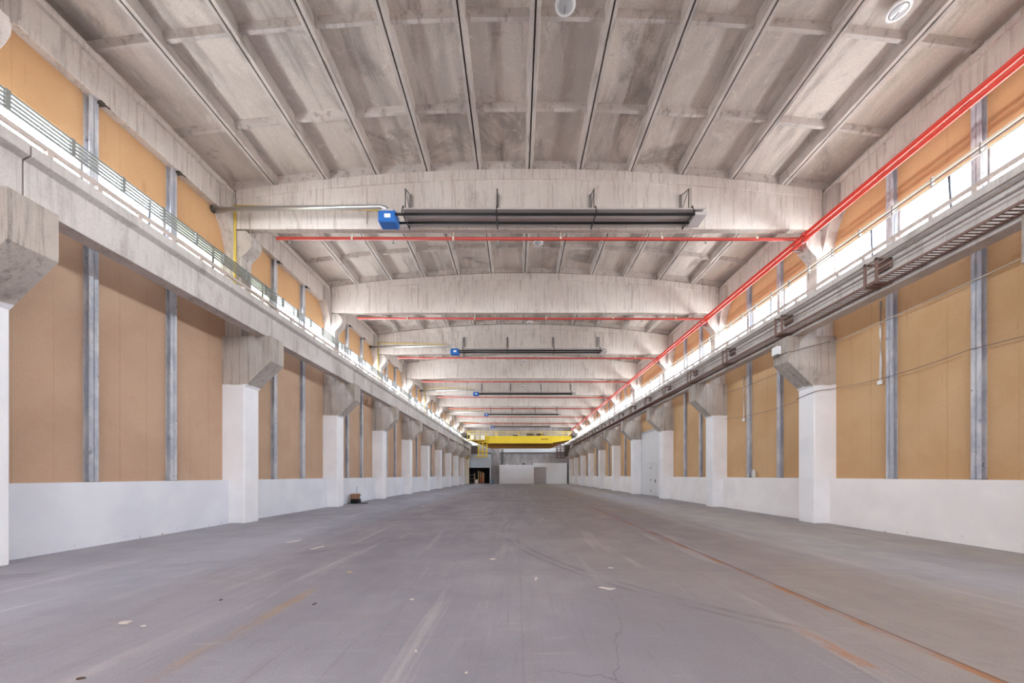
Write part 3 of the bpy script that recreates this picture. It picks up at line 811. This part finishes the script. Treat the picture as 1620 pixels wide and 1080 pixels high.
# ------------------------------------------------------------------ overhead crane
YC = 54.4
cr = empty('overhead_crane', (XC, YC, 0))
zE = EYE
def lens(m, y0, y1, xa, xb, ztop, zbot, zend, tap):
    m.prism([(xa, ztop), (xa, zend), (xa+tap, zbot), (xb-tap, zbot), (xb, zend), (xb, ztop)], y0, y1)
m = MB(); lens(m, -0.25, 0.25, -7.3, 7.62, zE+5.74, zE+4.70, zE+5.2, 3.0); nb = m.build('near_girder', 'yellow', cr)
m = MB().box(-4.6, 4.9, -0.36, 0.30, zE+4.64, zE+4.70); m.build('bottom_flange', 'yellow', nb)
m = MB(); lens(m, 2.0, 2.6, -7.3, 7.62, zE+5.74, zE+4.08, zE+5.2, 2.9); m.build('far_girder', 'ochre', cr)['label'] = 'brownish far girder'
for sx in (-1, 1):
    m = MB().box(sx*7.62-(0.0), sx*8.42, -0.8, 3.4, 7.16, 7.6); ec = m.build('end_carriage', 'darksteel', cr, 0.02)
    for yy in (-0.45, 3.05):
        mm = MB().lathe([(0.0, -0.06), (0.2, -0.06), (0.2, 0.06), (0, 0.06)], seg=18); w_ = mm.build('wheel', 'darksteel', ec, loc=(sx*8.08, yy, 7.225)); w_.rotation_euler = (0, PI/2, 0)
m = MB().box(-7.5, -4.9, -1.2, -0.25, zE+5.0, zE+5.08); m.build('platform', 'yellow', cr)
m = MB()
for zz in (zE+6.42, zE+6.02): m.tube([(-7.5, -1.15, zz-0.08), (-4.9, -1.15, zz-0.08)], 0.035, 6)
for i in range(7): m.tube([(-7.45+i*0.42, -1.15, zE+5.08), (-7.45+i*0.42, -1.15, zE+6.34)], 0.028, 6)
m.build('platform_railing', 'yellow', cr)
for i in range(3): MB().box(-7.1+i*0.75, -6.5+i*0.75, -0.9, -0.35, zE+5.08, zE+5.75).build('electrical_cabinet', 'lampwhite' if i != 1 else 'lampgrey', cr, 0.02)
m = MB()
m.tube([(-4.9, 0.3, zE+6.40), (7.6, 0.3, zE+6.40)], 0.045, 6)
for xx in (-4.9, -3.45, -0.1, 3.3, 6.5, 7.5): m.tube([(xx, 0.3, zE+5.72), (xx, 0.3, zE+6.4)], 0.045, 6)
m.tube([(-4.9, 2.5, zE+6.40), (7.6, 2.5, zE+6.40)], 0.035, 6)
for i in range(9): m.tube([(-4.9+i*1.55, 2.5, zE+5.72), (-4.9+i*1.55, 2.5, zE+6.4)], 0.035, 6)
m.build('walkway_railing', 'yellow', cr)
# hoist trolley on top
m = MB().box(1.2, 3.9, 0.3, 2.2, zE+5.74, zE+5.86); tr_ = m.build('trolley', 'darksteel', cr)
for xx in (1.6, 3.1): 
    q = MB().lathe([(0, -0.5), (0.22, -0.5), (0.22, 0.5), (0, 0.5)], seg=14).build('rope_drum', 'darksteel', tr_, loc=(xx, 1.2, zE+6.0)); q.rotation_euler = (0, PI/2, 0)
MB().box(-1.0, -0.2, 0.4, 1.0, zE+5.74, zE+5.95).build('motor', 'black', cr, 0.03)
# maintenance baskets hung below both ends
def basket(x0, x1, z0, z1, mat, name):
    m = MB()
    for xx in (x0, (x0+x1)/2, x1):
        for yy in (-0.9, 0.1): m.box(xx-0.04, xx+0.04, yy-0.04, yy+0.04, z0, z1)
    n_ = 6
    for i in range(n_):
        zz = z0+(z1-z0)*i/(n_-1)
        m.box(x0, x1, -0.93, -0.87, zz-0.03, zz+0.03); 
        if i < 3: m.box(x0, x1, 0.07, 0.13, zz-0.03, zz+0.03); m.box(x0-0.03, x0+0.03, -0.9, 0.1, zz-0.03, zz+0.03); m.box(x1-0.03, x1+0.03, -0.9, 0.1, zz-0.03, zz+0.03)
    m.box(x0-0.6 if x0 < 0 else x0, x1, -0.95, 0.15, z0-0.08, z0-0.02)
    return m.build(name, mat, cr)
basket(-5.95, -4.72, zE+2.72, zE+4.72, 'yellow', 'inspection_cage')
basket(5.45, 6.5, zE+2.55, zE+4.55, 'rust', 'inspection_cage')
MB().box(-7.0, -6.0, -0.7, 0.1, zE+3.1, zE+4.2).build('dark_motor_housing', 'darksteel', cr)
MB().prism([(6.6, zE+2.7), (7.0, zE+2.7), (7.4, zE+4.4), (6.6, zE+4.4)], -0.6, 0.0).build('dark_side_plate', 'darksteel', cr)
# faded lettering on the girder, no longer readable
for i in range(4): MB().box(3.2+i*0.26, 3.38+i*0.26, -0.257, -0.249, zE+5.16, zE+5.36).build('faded_letter', 'letter', cr)
tag(cr, 'yellow overhead bridge crane spanning the far end of the hall', 'crane', kind='thing')

# ------------------------------------------------------------------ far end wall
w = MB()
w.box(XC-10, XC+10, YE+0.25, YE+0.55, 5.6, 11.3)
w.box(-4.7, XC+10, YE+0.25, YE+0.55, 0, 5.6)
w.box(-10, -4.7, YE+0.25, YE+0.55, 5.3, 5.6)
w.box(-10, -8.9, YE+0.25, YE+0.55, 0, 5.3)
w = w.build('wall_end', 'endgrey'); tag(w, 'grey concrete end wall behind the yellow crane', 'wall', kind='structure')
MB().box(-3.0, 9.9, YE+0.16, YE+0.25, 5.62, 6.35).build('pale_band', 'endlight', w)
MB().box(-9.3, 9.9, YE+0.16, YE+0.25, 6.9, 8.0).build('pale_band', 'endlight', w)
MB().box(-8.9, -4.75, YE+0.0, YE+0.2, 2.85, 5.3).build('blue_cladding', 'cladblue', w)
MB().box(-4.85, -4.62, YE-0.1, YE+0.25, 0, 5.3).build('pier', 'cladblue', w)
MB().box(XC-10, XC+10, YB-0.3, YB, 0, GZ0).box(XC-10, XC+10, YB-0.3, YB, GZ1, 11.3).box(XC-10, XC-GX, YB-0.3, YB, GZ0, GZ1).box(XC+GX, XC+10, YB-0.3, YB, GZ0, GZ1).build('wall_back', 'white')  # upper gap is added to let extra light in from behind
bpy.data.objects['wall_back']['kind'] = 'structure'; tag(bpy.data.objects['wall_back'], 'plain concrete wall behind the camera', 'wall')
p = MB().box(-3.1, 2.95, YE-0.9, YE+0.2, 0, 3.35); p = p.build('partition_wall', 'plaster'); tag(p, 'low white partition beside the dark store, far end of the hall', 'partition', kind='structure')
p = MB(); p.box(2.95, 8.9, YE-0.6, YE+0.2, 2.9, 3.68); p.box(5.2, 8.9, YE-0.6, YE+0.2, 0, 2.9); p.box(2.95, 3.05, YE-0.6, YE+0.2, 0, 2.9)
p = p.build('partition_wall', 'plaster'); tag(p, 'white partition around the grey door at the far end', 'partition', kind='structure')
d2 = empty('door_2', (4.12, YE-0.55, 0)); tag(d2, 'grey double door in the far white partition', 'door', kind='structure')
MB().box(-1.05, -0.01, 0, 0.05, 0, 2.85).build('door_leaf', 'doorgrey', d2); MB().box(0.01, 1.05, 0, 0.05, 0, 2.85).build('door_leaf', 'doorgrey', d2)
m = MB()
m.tube([(-3.0, YE+0.1, 5.5), (9.6, YE+0.1, 5.5)], 0.05, 6); o = m.build('end_wall_pipe', 'framegrey'); tag(o, 'thin blue grey pipe running across the end wall', 'pipe', kind='thing')
for xx, l_ in ((-2.75, 'nearer the pier'), (-2.5, 'beside the first')):
    o = MB().tube([(xx, YE+0.12, 3.4), (xx, YE+0.12, 6.2)], 0.05, 6).build('riser_pipe', 'darksteel'); tag(o, f'dark vertical riser on the end wall, {l_}', 'pipe', 'risers on the end wall', 'thing')
# things left on top of the partition
for xx, w_, h_, l_ in ((-1.7, 0.25, 0.22, 'small white item on top of the far white partition'), (0.1, 0.3, 0.12, 'dark small item on top of the far white partition'), (1.2, 0.5, 0.30, 'dark bundle on top of the partition near the grey door')):
    o = MB().box(xx-w_/2, xx+w_/2, YE-0.6, YE-0.3, 3.35, 3.35+h_).build('stored_item', 'lampwhite' if 'white item' in l_ else 'darksteel', None, 0.02); tag(o, l_, 'box', kind='thing')
# waste bin
r = empty('waste_bin', (-4.2, YE-0.75, 0))
MB().prism([(-0.24, 0), (0.24, 0), (0.3, 0.72), (-0.3, 0.72)], -0.22, 0.22).build('body', 'bin', r, 0.02); MB().box(-0.32, 0.32, -0.26, 0.26, 0.72, 0.80).build('lid', 'bin', r, 0.02)
tag(r, 'blue grey waste bin beside the dark store opening', 'bin', kind='thing')
# store room seen through the dark opening
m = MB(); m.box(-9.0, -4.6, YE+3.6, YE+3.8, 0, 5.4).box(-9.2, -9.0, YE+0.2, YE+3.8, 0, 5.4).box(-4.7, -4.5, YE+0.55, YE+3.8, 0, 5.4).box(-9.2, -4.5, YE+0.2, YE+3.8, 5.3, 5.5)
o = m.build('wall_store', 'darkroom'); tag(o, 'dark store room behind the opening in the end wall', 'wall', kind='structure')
for i, xx in enumerate((-6.9, -6.55, -6.2, -5.95, -7.6)):
    o = MB().box(xx-0.09, xx+0.09, YE+0.5, YE+0.56, 0, 2.3-0.12*i).build('plank', 'wood'); o.rotation_euler = (0.0, 0, 0)
    tag(o, f'upright wooden plank in the dark store, {["first from the red truck side", "second", "third", "fourth and shortest", "alone beside the shelf"][i]}', 'plank', 'planks in the store', 'thing')
r = empty('shelf_rack', (-8.1, YE+0.9, 0))
for xx in (-0.45, 0.45):
    for yy in (-0.25, 0.25): MB().box(xx-0.02, xx+0.02, yy-0.02, yy+0.02, 0, 2.2).build('upright', 'darksteel', r)
for zz in (0.3, 0.9, 1.5): MB().box(-0.45, 0.45, -0.25, 0.25, zz, zz+0.04).build('shelf', 'cladblue', r)
tag(r, 'metal shelf rack in the dark store at the far end', 'shelf', kind='thing')
r = empty('hand_truck', (-6.2, YE-0.1, 0))
m = MB()
for xx in (-0.28, 0.28): m.tube([(xx, 0.05, 0.1), (xx, 0.1, 1.2)], 0.035, 6)
for zz in (0.3, 0.6, 0.9, 1.15): m.tube([(-0.28, 0.07, zz), (0.28, 0.07, zz)], 0.04, 6)
m.build('frame', 'red', r); MB().box(-0.3, 0.3, -0.4, 0.05, 0.03, 0.08).build('toe_plate', 'darksteel', r)
for xx in (-0.3, 0.3):
    q = MB().lathe([(0, -0.03), (0.12, -0.03), (0.12, 0.03), (0, 0.03)], seg=12).build('wheel', 'black', r, loc=(xx, 0.12, 0.12)); q.rotation_euler = (0, PI/2, 0)
tag(r, 'red hand truck standing in front of the dark store opening', 'hand truck', kind='thing')
o = MB().box(-7.4, -7.0, YE-0.2, YE+0.15, 0, 0.75).build('white_canister', 'lampwhite', None, 0.05); tag(o, 'white canister in the dark store opening', 'canister', kind='thing')
# yellow access ladder
r = empty('access_ladder', (-8.05, 60.9, 0))
for xx in (-0.22, 0.22): MB().box(xx-0.03, xx+0.03, -0.03, 0.03, 0, 5.9).build('stile', 'yellow', r)
for i in range(19): MB().tube([(-0.22, 0, 0.3+i*0.3), (0.22, 0, 0.3+i*0.3)], 0.02, 6).build('rung', 'yellow', r)
m = MB()
for zz in (3.2, 3.8, 4.4, 5.0, 5.6): m.tube([(-0.22, 0, zz), (-0.36, -0.35, zz), (-0.2, -0.65, zz), (0.2, -0.65, zz), (0.36, -0.35, zz), (0.22, 0, zz)], 0.025, 6)
m.build('safety_cage', 'yellow', r)
tag(r, 'tall yellow caged ladder beside the last column opposite the red pipes', 'ladder', kind='thing')

# ------------------------------------------------------------------ litter on the floor
def chip(x, y, w, l, h, rot, mat, lab, name='paper_scrap', group=None):
    m = MB(); rr = random.Random(int(x*100+y*37)); n_ = 8
    pts = []
    for i in range(n_):
        a = 2*PI*i/n_; q = 0.4+0.6*rr.random(); pts.append((w/2*q*math.cos(a), l/2*q*math.sin(a)))
    m.prism(pts, 0.0, h, 'z')
    o = m.build(name, mat, None, 0, (x, y, 0)); o.rotation_euler = (0, 0, rot)
    tag(o, lab, 'litter', group, 'thing')
def fl(px, py):
    Y_ = 588*EYE/(py-751.5); return ((px-817.5)*Y_/588, Y_)
M['chipw'] = plain('pale_chip', srgb(214, 206, 198), 0.8)
M['chipd'] = plain('dark_chip', srgb(90, 72, 62), 0.8)
M['chipb'] = plain('beige_chip', srgb(196, 170, 146), 0.8)
for px, py, w_, l_, mat, lab, nm in (
    (503, 866, .16, .5, 'chipw', 'torn white paper strip on the floor ahead of the second column', 'paper_scrap'),
    (466, 856, .10, .5, 'chipw', 'thin pale paper strip beside the torn white paper', 'paper_scrap'),
    (198, 985, .16, .14, 'chipw', 'flat white plaster flake on the floor near the long low wall', 'plaster_flake'),
    (552, 905, .14, .14, 'chipb', 'beige flake on the floor beyond the faded yellow line', 'plaster_flake'),
    (128, 1073, .09, .05, 'chipd', 'dark brown wood splinter close to the camera on the grey floor', 'wood_splinter'),
    (498, 955, .03, .12, 'chipd', 'thin dark splinter beside the faded yellow line', 'wood_splinter'),
    (652, 948, .07, .08, 'chipw', 'small white crumb alone in the middle of the tyre marks', 'plaster_flake'),
    (658, 1030, .05, .05, 'chipw', 'small pale crumb in front of the white crumb', 'plaster_flake'),
    (738, 1064, .03, .03, 'chipw', 'tiny white crumb on the floor just in front of the camera', 'plaster_flake'),
    (780, 884, .20, .16, 'chipw', 'white flake on the centre of the floor', 'plaster_flake'),
    (962, 931, .26, .12, 'chipw', 'crushed white plaster patch beside the long orange line', 'plaster_flake'),
    (966, 898, .12, .08, 'chipw', 'small white flake just beyond the crushed plaster patch', 'plaster_flake'),
    (848, 915, .05, .28, 'chipw', 'long narrow white scrape of plaster on the centre floor', 'plaster_flake'),
    (349, 949, .05, .06, 'chipd', 'small dark flake on the grey floor before the second column', 'wood_splinter'),
    (227, 990, .06, .05, 'chipw', 'small white crumb next to the flat white flake', 'plaster_flake')):
    x_, y_ = fl(px, py); chip(x_, y_, w_, l_, 0.006, random.uniform(-0.5, 0.5), mat, lab, nm)
